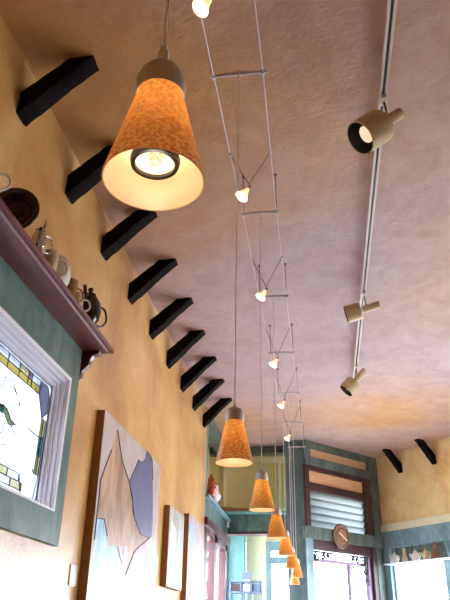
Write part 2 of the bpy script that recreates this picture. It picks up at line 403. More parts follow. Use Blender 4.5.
struct(tf.build('trim_8')); struct(slab(MB(), q1, .075, 1.27, 1.88, 2.05, -.06, -.03, M['peach']).build('trim_9'))
struct(slab(MB(), q1, -.03, S1, 1.15, 1.30, -.12, .05, M['green_dark']).build('trim_10'))
w = empty('window_6', q1(.075, 1.30, -.05), kind='structure')
for k in range(5):
    z0 = 1.30+k*.094
    lv = MB(); lv.add([q1(.075, z0, -.068), q1(1.27, z0, -.068), q1(1.27, z0+.1, -.03), q1(.075, z0+.1, -.03), q1(.075, z0, -.074), q1(1.27, z0, -.074), q1(1.27, z0+.1, -.036), q1(.075, z0+.1, -.036)],
        [(0,1,2,3),(4,7,6,5),(0,4,5,1),(3,2,6,7),(0,3,7,4),(1,5,6,2)], M['blind']); lv.build('louvre', w)
lk = MB()
for k in range(5):
    z0 = 1.33+k*.094; lk.tube([q1(1.24, z0, .0), q1(1.255, z0+.03, .02), q1(1.235, z0+.06, .02), q1(1.25, z0+.09, .0)], .007, M['iron'], 6)
lk.tube([q1(1.25, 1.31, .005), q1(1.25, 1.77, .005)], .005, M['iron'], 6)
lk.build('louvre_linkage', w)
d = empty('door_1', q1(.06, FL, -.05), kind='structure'); f = MB()
slab(f, q1, .0, .09, FL, 1.15, -.1, .02, M['slate']); slab(f, q1, 1.32, 1.42, FL, 1.15, -.1, .02, M['plum_dark'])
slab(f, q1, .09, 1.32, 1.02, 1.15, -.1, .0, M['plum_dark']); f.build('door_frame', d)
f = MB(); slab(f, q1, .09, 1.32, .885, .925, -.09, -.04, M['mauve']); slab(f, q1, .86, .93, FL, .885, -.09, -.04, M['mauve'])
slab(f, q1, 1.25, 1.32, FL, 1.02, -.09, -.03, M['mauve']); f.build('screen_door_rail', d)
slab(MB(), q1, .09, .86, FL+.05, .885, -.062, -.058, M['glass']).build('pane', d)
slab(MB(), q1, .93, 1.25, FL+.05, .885, -.062, -.058, M['glass']).build('pane', d)
portal(Vector(q1(.7, -.25, -.15)), N1, 1.2, 2.5); portal(Vector(q1(.67, 1.53, -.15)), N1, 1.2, .45)

# big post where the back wall meets the entrance wall
struct(MB().box((-.47, 9.02, FL), (-.20, 9.32, H), M['post']).build('trim_11'))

# ---------------------------------------------------------------- back wall beside the left wall, with the nook behind it
bw = MB()
bw.box((-1.62, 9.30, 2.35), (-.45, 9.46, H), M['green_dark'])
bw.box((-1.62, 9.30, 1.27), (-.45, 9.50, 1.50), M['green'])
bw.box((-1.62, 9.56, 1.50), (-.40, 9.62, 2.36), M['olive'])
struct(bw.build('wall_back'))
struct(MB().box((-1.60, 9.22, 1.50), (-.47, 9.52, 1.535), M['teal']).build('trim_12'))
fr = MB(); fr.box((-.50, 9.50, 1.53), (-.44, 9.56, 2.35), M['cream']); fr.box((-1.40, 9.50, 2.27), (-.50, 9.56, 2.33), M['cream']); fr.box((-.60, 9.53, 1.55), (-.56, 9.56, 2.27), M['cream']); fr.box((-1.40, 9.50, 1.55), (-1.36, 9.56, 2.27), M['cream'])
struct(fr.build('trim_13'))
struct(MB().box((-1.35, 9.29, 1.245), (-.47, 9.5, 1.27), M['plum']).build('trim_14'))
# left wall beyond the plaster: green woodwork with glazed plum doors
lw = MB()
lw.box((LX-.16, 7.43, 1.42), (LX, 7.56, H), M['green']); lw.box((LX-.16, 7.56, 2.33), (LX, 9.30, H), M['green_dark'])
lw.box((LX-.34, 7.43, 1.40), (LX-.28, 9.62, H), M['olive']); lw.box((LX-.34, 9.46, 2.33), (-.40, 9.62, H+.1), M['olive'])
lw.box((LX-.34, 7.43, 1.17), (LX, 9.30, 1.40), M['green'])
lw.box((LX-.12, 7.43, FL), (LX, 7.52, 1.17), M['plum'])
struct(lw.build('wall_left_woodwork'))
struct(MB().box((LX-.28, 7.43, 1.40), (LX+.045, 9.30, 1.43), M['slate']).build('trim_15'))
struct(MB().box((LX-.05, 7.43, 1.10), (LX+.035, 9.30, 1.18), M['plum']).build('trim_16'))
d = empty('door_2', (LX-.05, 7.52, FL), kind='structure'); f = MB()
for y0, y1 in ((7.60, 7.72), (8.25, 8.45), (9.18, 9.30)): f.box((LX-.09, y0, FL), (LX-.01, y1, 1.10), M['plum'])
f.box((LX-.09, 7.72, 1.02), (LX-.01, 9.30, 1.10), M['plum']); f.build('door_frame', d)
MB().box((LX-.05, 7.72, FL), (LX-.046, 8.25, 1.02), M['glass']).build('pane', d); MB().box((LX-.05, 8.45, FL), (LX-.046, 9.18, 1.02), M['glass']).build('pane', d)
portal((LX-.3, 8.4, -.2), (1, 0, 0), 2.5, 1.7)
# nook
nk = MB(); nk.box((-1.75, 9.5, 1.56), (-.3, 11.3, 1.62), M['cream'])
nk.box((-1.75, 11.1, 1.36), (-.3, 11.2, 1.56), M['cream']); nk.box((-.36, 9.4, FL), (-.30, 11.3, 1.56), M['slate'])
struct(nk.build('wall_nook'))
struct(MB().box((-1.52, 10.75, FL), (-1.24, 11.0, 1.56), M['teal']).build('trim_17'))
struct(MB().box((-1.24, 11.02, FL), (-.92, 11.1, 1.56), M['cream']).build('trim_18'))
w = empty('window_7', (-.9, 11.05, FL), kind='structure'); f = MB()
f.box((-.92, 11.0, FL), (-.84, 11.08, 1.36), M['slate']); f.box((-.84, 11.0, 1.22), (-.36, 11.08, 1.36), M['slate']); f.box((-.84, 11.0, 1.03), (-.36, 11.08, 1.13), M['slate']); f.box((-.42, 11.0, FL), (-.36, 11.08, 1.36), M['slate'])
f.build('window_frame', w); MB().box((-.84, 11.04, FL), (-.42, 11.044, 1.22), M['glass']).build('pane', w)
portal((-.63, 11.3, 0), (0, -1, 0), .5, 2.6)
w = empty('window_8', (-1.62, 9.5, FL), kind='structure'); f = MB()
for y0, y1 in ((9.5, 9.6), (10.55, 10.75)): f.box((-1.62, y0, FL), (-1.54, y1, 1.56), M['plum'])
f.box((-1.62, 9.6, 1.42), (-1.54, 10.55, 1.56), M['plum']); f.box((-1.62, 10.05, FL), (-1.56, 10.1, 1.42), M['mauve'])
f.build('window_frame', w); MB().box((-1.59, 9.6, FL), (-1.586, 10.55, 1.42), M['glass']).build('pane', w)
portal((-1.8, 10.1, 0), (1, 0, 0), 2.6, 1.0)

# ---------------------------------------------------------------- stained glass window (window_1)
w = empty('window_1', (LX, 2.42, WZ0), kind='structure')
c = MB()   # green casing
c.box((LX, WY0-.12, 1.20), (LX+.025, 3.20, 1.405), M['green']); c.box((LX, WY0-.12, .375), (LX+.025, 3.20, .52), M['green'])
c.box((LX, WY0-.12, .52), (LX+.025, WY0, 1.20), M['green']); c.box((LX, WY1, .52), (LX+.025, 3.20, 1.20), M['green'])
c.build('casing', w, bevel=.004)
rv = MB(); rv.box((LX-.165, WY1-.012, WZ0), (LX-.06, WY1, WZ1), M['white']); rv.box((LX-.165, WY0, WZ0), (LX-.06, WY0+.012, WZ1), M['white']); rv.box((LX-.165, WY0, WZ1-.012), (LX-.06, WY1, WZ1), M['white']); rv.box((LX-.165, WY0, WZ0), (LX-.06, WY1, WZ0+.012), M['white'])
rv.build('reveal_lining', w)
mo = MB()  # white stepped moulding
y0, y1, z0, z1 = WY0, WY1, WZ0, WZ1
for i, (ins, xf, xb) in enumerate(((.0, .028, -.05), (.022, .008, -.05), (.038, -.012, -.05), (.052, -.03, -.06))):
    nxt = (.022, .038, .052, .068)[i]
    a0, a1, b0, b1 = y0+ins, y1-ins, z0+ins*.45, z1-ins
    c0, c1, e0, e1 = y0+nxt, y1-nxt, z0+nxt*.45, z1-nxt
    mo.box((LX+xb, a0, b0), (LX+xf, a1, e0), M['white']); mo.box((LX+xb, a0, e1), (LX+xf, a1, b1), M['white'])
    mo.box((LX+xb, a0, e0), (LX+xf, c0, e1), M['white']); mo.box((LX+xb, c1, e0), (LX+xf, a1, e1), M['white'])
mo.build('moulding', w, bevel=.002)
GX = LX-.045; gy0, gy1, gz0, gz1 = y0+.068, y1-.068, z0+.03, z1-.068
GC = (gy0+gy1)/2
def gp(px, py): v = at(px, py, (1, 0, 0), GX); return (v.y, v.z)
def clampg(p): return (min(max(p[0], gy0), gy1), min(max(p[1], gz0), gz1))
pane = MB(); pane.box((GX-.006, gy0, gz0), (GX-.003, gy1, gz1), M['clear']); pane.build('pane', w)
pc = MB(); ld = MB()
def piece(pts, m):
    for mir in (0, 1):
        q = [clampg(p) for p in pts]; q = [((2*GC-a) if mir else a, b) for a, b in q]
        pc.poly([(GX-.002, a, b) for a, b in q], m)
        for i in range(len(q)): lead(q[i], q[(i+1) % len(q)])
def lead(a, b, r=.0028): ld.tube([(GX, a[0], a[1]), (GX, b[0], b[1])], r, M['lead'], 5)
def lead2(pts, r=.0030):
    for mir in (0, 1):
        q = [clampg(p) for p in pts]; q = [((2*GC-a) if mir else a, b) for a, b in q]; ld.tube([(GX, a, b) for a, b in q], r, M['lead'], 5)
# top border rows
T0, T1, T2 = gz1-.02, gz1-.055, gz1-.09
R0, R1, R2 = gy1-.02, gy1-.045, gy1-.07
for a, b, m1, m2 in ((GC, GC+.1, 'clear', 'g_yellow'), (GC+.1, GC+.22, 'clear', 'g_yellow'), (GC+.22, GC+.32, 'g_pale', 'g_yellow'), (GC+.32, GC+.36, 'g_pink', 'g_yellow'), (GC+.36, gy1-.14, 'clear', 'g_yellow')):
    piece([(a, T1), (b, T1), (b, T0), (a, T0)], M[m1]); piece([(a, T2), (b, T2), (b, T1), (a, T1)], M[m2])
piece([(gy1-.14, T2), (gy1-.14, T0), (gy1-.05, gz1-.02), (R0, gz1-.06), (R0, gz1-.15), (R2, gz1-.19)], M['g_lav'])
for a, b, m1, m2 in ((gz1-.28, gz1-.19, 'g_yellow', 'g_pale'), (gz1-.37, gz1-.28, 'g_green', 'g_lav'), (gz1-.46, gz1-.37, 'g_yellow', 'g_pale')):
    piece([(R1, a), (R0, a), (R0, b), (R1, b)], M[m2]); piece([(R2, a), (R1, a), (R1, b), (R2, b)], M[m1])
lead2([(R2, gz1-.46), (R2-.03, gz1-.44)]); lead2([(R0, gz1-.46), (R1, gz0)])
for k in range(3):
    for r in range(2):
        a = gy1-.18-k*.12-(.04 if r else 0)
        piece([(a-.12, gz0+.02+r*.035), (a, gz0+.02+r*.035), (a, gz0+.055+r*.035), (a-.12, gz0+.055+r*.035)], M['clear'] if (k+r) % 2 else M['g_pale'])
lead2([(gy1-.18, gz0+.0), (gy1-.22, gz0+.09)])
lead2([(gy0, gz1-.006), (gy1, gz1-.006)], .003); ld.tube([(GX, gy1-.004, gz0), (GX, gy1-.004, gz1)], .003, M['lead'], 5); ld.tube([(GX, gy0+.004, gz0), (GX, gy0+.004, gz1)], .003, M['lead'], 5); lead2([(gy0, gz0+.006), (gy1, gz0+.006)], .003)
# flower in the middle: the petals follow the visible right half
def gps(l): return [gp(*x) for x in l]
piece(gps([(0, 404), (3, 406), (4, 411), (2, 413), (0, 411)]), M['g_green'])
piece(gps([(0, 403.5), (4, 405), (8, 411), (11, 420), (15, 424.5), (11, 426), (8, 424), (5, 415), (2, 408)]), M['g_olive'])
for l in ([(6, 409), (19, 404), (23, 419), (15, 425)], [(11, 426), (15.5, 436)], [(5, 422), (0, 434)], [(22, 423), (37, 436), (43, 438)], [(20, 405), (17, 395), (12, 384)], [(0, 389), (6, 377)], [(6, 377), (14, 383), (17, 395)], [(6, 377), (0, 370)], [(0, 444), (7, 445)], [(19, 404), (24, 400)]):
    lead2(gps(l), .0026)
ld2 = ld.build('lead_came', w); gl = pc.build('coloured_glass', w)
portal((LX-.2, 2.42, .86), (1, 0, 0), .7, 1.3)

# ---------------------------------------------------------------- braces
def brace_mesh():
    # local: wall face at x=0, ceiling at z=0, along y; rough hewn 45 degree timber
    mb = MB(); wd = .047
    prof = [(0, -.315), (.012, -.325), (.285, -.052), (.318, -.022), (.335, -.006), (.338, 0), (.215, 0), (0, -.19)]
    n = 9; rings = []
    # subdivide outline for roughness
    out = []
    for i in range(len(prof)):
        a, b = Vector(prof[i]+(0,)), Vector(prof[(i+1) % len(prof)]+(0,)); L = (b-a).length; k = max(1, int(L/.03))
        for j in range(k): out.append(a.lerp(b, j/k))
    N = len(out)
    ysl = [-wd, -wd*.86, -wd*.4, 0, wd*.4, wd*.86, wd]
    cx, cz = .16, -.16; vs = []
    for yi, y in enumerate(ysl):
        sc = .90 if abs(y) == wd else 1
        for p in out:
            nz = noise.noise(Vector((p.x*22, p.y*22, y*30)))*.006
            dd = Vector((p.x-cx, p.y-cz)); 
            # shrink across the beam only (perpendicular to its diagonal)
            perp = Vector((1, -1)).normalized(); alongv = Vector((1, 1)).normalized()
            a_, b_ = dd.dot(alongv), dd.dot(perp)
            b_ = b_*sc+nz*(1 if b_ > 0 else -1)
            q = alongv*a_+perp*b_
            x = max(0, cx+q.x); z = min(0, cz+q.y); 
            vs.append((x, y+noise.noise(Vector((p.x*15, y, p.y*15)))*.004, z))
    fs = []
    for k in range(len(ysl)-1):
        for j in range(N): fs.append((k*N+j, k*N+(j+1) % N, (k+1)*N+(j+1) % N, (k+1)*N+j))
    fs += [list(range(N))[::-1], [(len(ysl)-1)*N+j for j in range(N)]]
    mb.add(vs, fs, M['timber'], True); return mb
br = brace_mesh().build('timber_brace', local=True)
for k in range(9):
    o = br if k == 0 else copy_tree(br)
    o.location = (LX, 2.14+.628*k, H+CZ); o.scale = (1+random.uniform(-.03, .03), 1+random.uniform(-.06, .06), 1+random.uniform(-.02, .02))
    nm = ['Blackened timber brace nearest the camera, beside the closest pendant lamp', 'Blackened timber brace partly hidden behind the closest amber pendant', 'Blackened timber brace just right of the closest pendant, third along the left wall', 'Fourth blackened timber brace along the left wall, above the black teapot', 'Fifth blackened timber brace from the near end of the left wall', 'Sixth blackened timber brace from the near end of the left wall', 'Seventh blackened timber brace from the near end, third from the far end', 'Eighth blackened timber brace on left wall, last but one', 'Farthest blackened timber brace on the left wall, by the green woodwork'][k]
    tag(o, nm, 'brace', 'braces along the left wall')
for k, (x, y) in enumerate(((.846, 9.539), (1.316, 9.093))):
    o = copy_tree(br); v = Vector((x, y, 0))-P1; s = v.dot(D2); b = P1+D2*s
    o.location = (b.x, b.y, H+CZ); o.scale = (.9, .8, .95); o.rotation_euler = (0, 0, math.atan2(N2.y, N2.x))
    tag(o, ['Dark brace on the far ochre wall, left one beside the entrance', 'Dark brace on the far ochre wall, right one above the teapots'][k], 'brace', 'braces on the far wall')

# ---------------------------------------------------------------- wall shelf with crockery
sh = empty('wall_shelf', (LX, 2.2, 1.41), 'Burgundy painted wooden shelf above the stained glass window', 'shelf')
b = MB(); b.box((LX, 1.0, 1.425), (-1.13, 3.31, 1.45), M['shelf']); b.build('board', sh, bevel=.005)
b = MB(); b.prism([(LX, 1.0, 1.425), (-1.15, 1.0, 1.425), (-1.155, 1.0, 1.414), (-1.22, 1.0, 1.405), (LX, 1.0, 1.40)], (0, 2.27, 0), M['shelf']); b.build('underboard', sh)
prof = [(LX, 1.405), (-1.18, 1.405), (-1.185, 1.385), (-1.215, 1.375), (-1.23, 1.35), (-1.235, 1.32), (-1.255, 1.30), (-1.27, 1.285), (-1.272, 1.26), (LX, 1.245)]
b = MB(); b.prism([(x, 3.205, z) for x, z in prof], (0, .04, 0), M['shelf']); b.build('bracket', sh, bevel=.003)
ST = 1.452; SX = -1.185
def lh(z): return z
# dark metal platter on edge, facing along the room
t = empty('metal_platter', (SX, 2.08, ST), 'Round dark metal platter standing on edge on burgundy shelf, far left', 'platter')
ax = Vector((.25, -1, -.12)).normalized(); o = Vector((SX-.005, 2.08, ST+.099))
b = MB(); b.lathe([(0, .012), (.025, .012), (.03, .004), (.052, .004), (.058, .016), (.084, .034), (.096, .037), (.099, .032), (.087, .027), (.06, .006), (.052, -.002), (0, -.002)], M['darkmetal'], o, ax, 40); b.build('dish', t)
b = MB(); b.lathe([(.018, .0135), (.012, .02), (0, .022)], M['darkmetal'], o, ax, 24); b.build('boss', t)
def curve(pts, n=6):
    out = []
    P = [Vector(p) for p in pts]
    for i in range(len(P)-1):
        a, b_, c_, d_ = P[max(i-1, 0)], P[i], P[i+1], P[min(i+2, len(P)-1)]
        for j in range(n):
            u = j/n; out.append(.5*((2*b_)+(c_-a)*u+(2*a-5*b_+4*c_-d_)*u*u+(-a+3*b_-3*c_+d_)*u**3))
    out.append(P[-1]); return out
def cup(name, label, cat, y, prof, m, hang, hh, x=SX, hr=.005, z=ST, group=None, rim=None, hz=.5):
    t = empty(name, (x, y, z), label, cat, group)
    b = MB(); b.lathe(prof, m, (x, y, z), (0, 0, 1), 32); b.build('body', t)
    top = max(h for r, h in prof); R_ = max(r for r, h in prof)
    dv = Vector((math.cos(hang), math.sin(hang), 0)); c0 = Vector((x, y, z))
    pts = [c0+dv*(R_*.9)+Vector((0, 0, top*hz+hh*.5)), c0+dv*(R_+hh*.55)+Vector((0, 0, top*hz+hh*.55)), c0+dv*(R_+hh*.75)+Vector((0, 0, top*hz)), c0+dv*(R_+hh*.4)+Vector((0, 0, top*hz-hh*.45)), c0+dv*(R_*.85)+Vector((0, 0, top*hz-hh*.5))]
    MB().tube(curve(pts), hr, m, 10).build('handle', t); return t
MUG = lambda r, h: [(0, .002), (r*.8, .0), (r*.97, .008), (r, .02), (r*1.0, h), (r*.94, h), (r*.93, .02), (0, .01)]
TEA = lambda r, h: [(0, .0), (r*.6, .0), (r*.9, h*.2), (r, h*.45), (r*.9, h*.75), (r*.6, h*.95), (r*.5, h)]
cup('china_cup', 'Pale china cup at left picture edge on burgundy shelf', 'cup', 1.81, MUG(.035, .13), M['whitechina'], .6, .07)
# creamer with silver lid and handle
t = cup('coffee_server', 'Small chrome server with dark arched handle beside the platter', 'coffee pot', 2.30, TEA(.036, .15), M['chrome'], 1.3, .08, hr=.004, hz=.72)
b = MB(); b.lathe([(.0, .172), (.006, .17), (.007, .163), (.004, .158), (.02, .153), (.02, .148)], M['darkmetal'], (SX, 2.30, ST), (0, 0, 1), 20); b.build('lid', t)
MB().tube(curve([(SX+.02, 2.27, ST+.09), (SX+.045, 2.24, ST+.12), (SX+.05, 2.235, ST+.16)]), .005, M['chrome'], 8).build('spout', t)
cup('cream_mug', 'Cream mug with a loop handle between the chrome server and pale jug', 'mug', 2.445, MUG(.034, .125), M['creamchina'], 1.0, .08)
t = cup('cream_jug', 'Large rounded cream jug in the middle of shelf crockery', 'jug', 2.56, TEA(.055, .155), M['whitechina'], 2.2, .08)
MB().lathe([(.03, .153), (.026, .162), (0, .165)], M['whitechina'], (SX, 2.56, ST), (0, 0, 1), 24).build('lid', t)
cup('tan_mug', 'Tan glazed mug with pale loop handle right of the cream jug', 'mug', 2.71, MUG(.034, .12), M['tanchina'], 1.1, .07)
cup('small_mug', 'Small pale mug with ring handle in front of the black teapot', 'mug', 2.815, MUG(.032, .10), M['creamchina'], .9, .06)
t = cup('black_teapot', 'Black glazed teapot at the right end of the burgundy shelf', 'teapot', 2.98, TEA(.068, .175), M['blackchina'], 1.2, .11, hr=.006)
MB().lathe([(.036, .173), (.032, .185), (.013, .194), (.009, .201), (.016, .21), (.013, .222), (0, .226)], M['blackchina'], (SX, 2.98, ST), (0, 0, 1), 24).build('lid', t)
MB().tube(curve([(SX, 2.92, ST+.09), (SX+.01, 2.89, ST+.12), (SX+.01, 2.875, ST+.165), (SX+.01, 2.86, ST+.18)]), .01, M['blackchina'], 10, rr=None).build('spout', t)

# ---------------------------------------------------------------- paintings
def canvas(name, label, y0, y1, z0, z1, base, pieces=(), x1=-1.25, lines=()):
    t = empty(name, (LX+.002, (y0+y1)/2, z0), label, 'painting')
    b = MB(); b.box((LX+.001, y0, z0), (x1, y1, z1), M['canvas_side']); b.build('stretcher', t)
    f = MB(); f.box((x1+.0002, y0, z0), (x1+.002, y1, z1), base)
    for i, (pts, m) in enumerate(pieces): f.prism([(x1+.002, a, b_) for a, b_ in pts], (.0005+.0004*i, 0, 0), m)
    for pts in lines: f.tube([(x1+.004, a, b_) for a, b_ in pts], .0035, M['p_line'], 5)
    f.build('painted_face', t); return t
def cp(*l): return [(lambda v: (v.y, v.z))(at(px, py, (1, 0, 0), -1.25)) for px, py in l]
def cz(*l): return cp(*[(80+a/5, 400+b/5) for a, b in l])       # on the upper crop of the first picture
def cw(*l): return cp(*[(80+a/5, 500+b/5) for a, b in l])
tan = cz((185, 150), (195, 220), (210, 310), (243, 410), (258, 480), (262, 560))+cw((270, 90), (300, 170), (345, 190), (270, 255), (225, 375), (180, 240), (165, 225), (140, 230), (120, 100), (80, 88))+cz((90, 500), (100, 400), (130, 315), (155, 250))
blue = cz((330, 255), (345, 270), (358, 300), (362, 400), (362, 500))+cw((362, 100), (355, 190), (300, 165), (270, 90), (258, 0))+cz((243, 410), (270, 350), (290, 300), (305, 312), (325, 290))
aqua = cw((80, 90), (118, 95), (132, 180), (140, 235), (165, 225), (180, 245), (215, 350), (200, 400), (150, 425), (110, 360), (60, 330), (68, 200))
mauve = cw((345, 190), (355, 195), (330, 300), (300, 400), (290, 350), (275, 300), (270, 255))
mauve2 = cw((255, 450), (280, 440), (275, 500), (255, 500))
aq2 = cw((330, 250), (345, 240), (340, 420), (320, 500), (310, 480))
pz = [(tan, M['p_tan']), (cw((80, 88), (120, 100), (140, 230), (225, 375), (270, 255), (345, 190), (358, 190), (356, 500), (40, 500), (68, 200)), M['p_white']), (aqua, M['p_aqua']), (blue, M['p_blue']), (mauve, M['p_mauve']), (cw((190, 230), (230, 230), (240, 300), (215, 330), (195, 280)), M['p_mauve']), (mauve2, M['p_mauve']), (aq2, M['p_aqua'])]
canvas('abstract_painting', 'Tallest unframed abstract canvas with a tan peak and slate blue shape', 3.60, 5.06, -.35, 1.19, M['p_grey'], pz, lines=[tan[:6]+tan[6:11], list(reversed(tan))[:5], blue[:4], blue[8:14], cw((68, 200), (80, 90), (118, 95), (132, 180))])
canvas('small_painting', 'Smaller unframed olive and white canvas in the middle of the wall', 5.46, 6.06, .345, .965, M['p_mix'], [(cp((171, 540), (180, 545), (180, 589), (168, 586)), M['p_aqua']), (cp((171, 520), (176, 530), (174, 560), (169, 565)), M['p_white'])])
canvas('rose_painting', 'Pale rose and white canvas nearest the green woodwork', 6.28, 7.05, -.3, 1.03, M['p_mix2'], [(cp((189, 522), (194, 524), (193, 545), (188, 550)), M['p_aqua'])])
for nm, y, z, l in (('title_card', 3.50, .22, 'Small white title card on the wall left of the tall painting'), ('title_card', 5.27, .44, 'Small white title card left of the smaller middle painting')):
    tag(MB().box((LX+.0005, y-.05, z), (LX+.006, y+.05, z+.10), M['plastic']).build(nm), l, 'card', 'title cards')

# ---------------------------------------------------------------- cable light system
ZB = 2.18
BARS = [(-.262, 2.05+1.052*k) for k in range(-1, 8)]; BARS[0] = (-.262, .592)
def cab(side, y):
    cx = -.262-.004*max(0, min(5, (y-2.05)/1.052))
    return cx+side*(.108-.012*max(0, min(1, y-2.05)))
def sag(y):
    k = (y-2.05)/1.052; f = k-math.floor(k); return ZB-.012*4*f*(1-f)
for side, nm in ((-1, 'left'), (1, 'right')):
    pts = [(cab(side, y*.175), y*.175, sag(y*.175)) for y in range(-10, 52)]+[(cab(side, 8.95), 9.0, ZB)]
    tag(MB().tube(pts, .0026, M['cable'], 6).build('low_voltage_cable'), '%s of the two thin parallel cables running under the ceiling' % nm.capitalize(), 'cable', 'cable light wires')
for k, (bx, by) in enumerate(BARS):
    if k == 8: continue
    xl, xr = cab(-1, by), cab(1, by); cx = (xl+xr)/2
    lab = ['Spreader bar above the closest pendant, out of frame', 'Large nearest spreader bar across the cables near the top of the photo', 'Second visible spreader bar across the cables, below the nearest', 'Third visible spreader bar across the cables', 'Fourth visible spreader bar across the cables', 'Fifth visible spreader bar across the cables', 'Sixth small spreader bar across the cables, far down the room', 'Farthest tiny spreader bar, near the back wall'][k]
    t = empty('spreader_bar', (cx, by, ZB), lab, 'spreader bar', 'cable spreader bars')
    b = MB(); b.tube([(xl-.018, by, ZB+.004), (xl+.03, by, ZB+.004), (cx, by, ZB+.006), (xr-.03, by, ZB+.004), (xr+.018, by, ZB+.004)], .005, M['steel'], 8, rr=[.0055, .006, .010, .006, .0055]); b.build('bar', t)
    for x in (xl, xr):
        MB().lathe([(0, -.012), (.008, -.012), (.009, -.006), (.009, .012), (.005, .018), (0, .018)], M['steel'], (x, by, ZB), (0, 0, 1), 14).build('clamp', t)
    if k not in (0, 1):
        for x in (xl, xr):
            r = MB().tube([(x, by, ZB+.015), (x, by, H-.006)], .002, M['wire'], 6).build('support_rod', t)
            MB().lathe([(0, -.012), (.006, -.012), (.010, -.004), (.010, 0), (0, 0)], M['steel_dark'], (x, by, H), (0, 0, 1), 12).build('ceiling_anchor', r)
# little halogen heads between the cables
HY = [1.52, 2.56, 3.60, 4.66, 5.64, 6.68]
HZ = [2.00, 1.955, 1.945, 1.91, 1.90, 1.885]; DZ = [(-.03, -.02, -.05)]*6
for k, y in enumerate(HY):
    xl, xr = cab(-1, y), cab(1, y); cx = (xl+xr)/2-(.03 if k == 0 else .008); z = HZ[k]
    lab = ['Halogen cable spot cut by the top edge of the photo', 'Nearest fully visible halogen spot hanging from crossed wires', 'Second halogen spot under the cables, halfway up the ceiling', 'Third halogen spot hanging under the cables', 'Fourth small halogen spot hanging under the cables', 'Farthest tiny halogen spot, above the small distant pendants'][k]
    t = empty('cable_spotlight', (cx, y, z), lab, 'spotlight', 'halogen spots on the cables')
    for x in (xl, xr):
        wv = MB().tube([(x, y, sag(y)), (cx, y, z+.02)], .0016, M['wire'], 6).build('hanging_wire', t)
        MB().lathe([(0, -.008), (.008, -.006), (.009, 0), (.008, .006), (0, .008)], M['steel'], (x, y, sag(y)), (0, 1, 0), 12).build('cable_clip', wv)
    ax = Vector((-.50, -.15, -.85)).normalized(); o = Vector((cx, y, z))
    MB().lathe([(0, -.014), (.007, -.012), (.008, .0), (.008, .012), (0, .014)], M['steel_dark'], o, ax, 14).build('socket', t)
    MB().lathe([(.009, .010), (.012, .026), (.020, .044), (.030, .066), (.033, .072)], M['reflector'], o, ax, 24).build('reflector', t)
    MB().lathe([(.031, .069), (.016, .060), (0, .058)], M['halogen'], o, ax, 24).build('lens', t)
    l = bpy.data.lights.new('halogen_beam', 'SPOT'); l.energy = 9; l.color = (1, .80, .55); l.spot_size = 1.3; l.spot_blend = .8; l.shadow_soft_size = .02
    lo = bpy.data.objects.new('halogen_beam', l); COL.objects.link(lo); lo.location = o+ax*.085+Vector((0, 0, CZ)); lo.rotation_euler = ax.to_track_quat('-Z', 'Y').to_euler()

# ---------------------------------------------------------------- pendants
def pendant_parts():
    d = {}
    b = MB()   # shade: outer glass, inner lining
    prof = [(.029, .1375), (.0306, .128), (.060, .003), (.0605, .0), (.0585, .0), (.0575, .004), (.028, .128), (.024, .132)]
    b.lathe(prof, M['shade'], n=48, ms=[M['shade'], M['shade'], M['shade'], M['shade_in'], M['shade_in'], M['shade_in'], M['shade_in']])
    d['shade'] = b
    b = MB(); b.lathe([(.030, .134), (.0315, .138), (.0315, .155), (.0315, .157), (.0280, .158), (.028, .168), (.022, .177), (.012, .182), (.007, .183), (.006, .190), (0, .190)], M['cap'], n=40); d['lamp_cap'] = b
    b = MB(); b.lathe([(.0245, .036), (.0295, .034), (.0300, .030), (.0285, .024), (.0235, .024), (.0235, .030)], M['black'], n=40); d['lamp_ring'] = b
    b = MB(); b.lathe([(.0245, .028), (.018, .034), (.008, .040), (.0075, .028), (.004, .0255), (0, .025)], M['lens'], n=32, ms=[M['reflector'], M['reflector'], M['lens'], M['lens'], M['lens']]); d['lens'] = b
    b = MB(); b.lathe([(.0235, .036), (.020, .055), (.012, .07), (.006, .078), (0, .08)], M['reflector'], n=24); d['bulb'] = b
    return d
PP = {}
pend = [(-.175, .592, .4716)]
pz_ = [.489, .520, .532, .543, .547, .551, .554, .556]
for k in range(7):
    pend.append((-.268-.006*min(k, 4)-(.07 if k == 6 else 0), 2.05+1.052*k, pz_[k]))
PL = ['Largest amber glass pendant, hanging closest to the camera at upper left', 'Second amber glass pendant, beside the far braces', 'Third amber glass pendant, in front of the cream framed recess', 'Fourth amber pendant from the front, overlapping the teal ledge', 'Fifth amber pendant, just below the teal beam', 'Sixth small amber pendant near the slate post', 'Seventh tiny amber pendant near the slate post', 'Last and lowest amber pendant in the receding row']
first = None
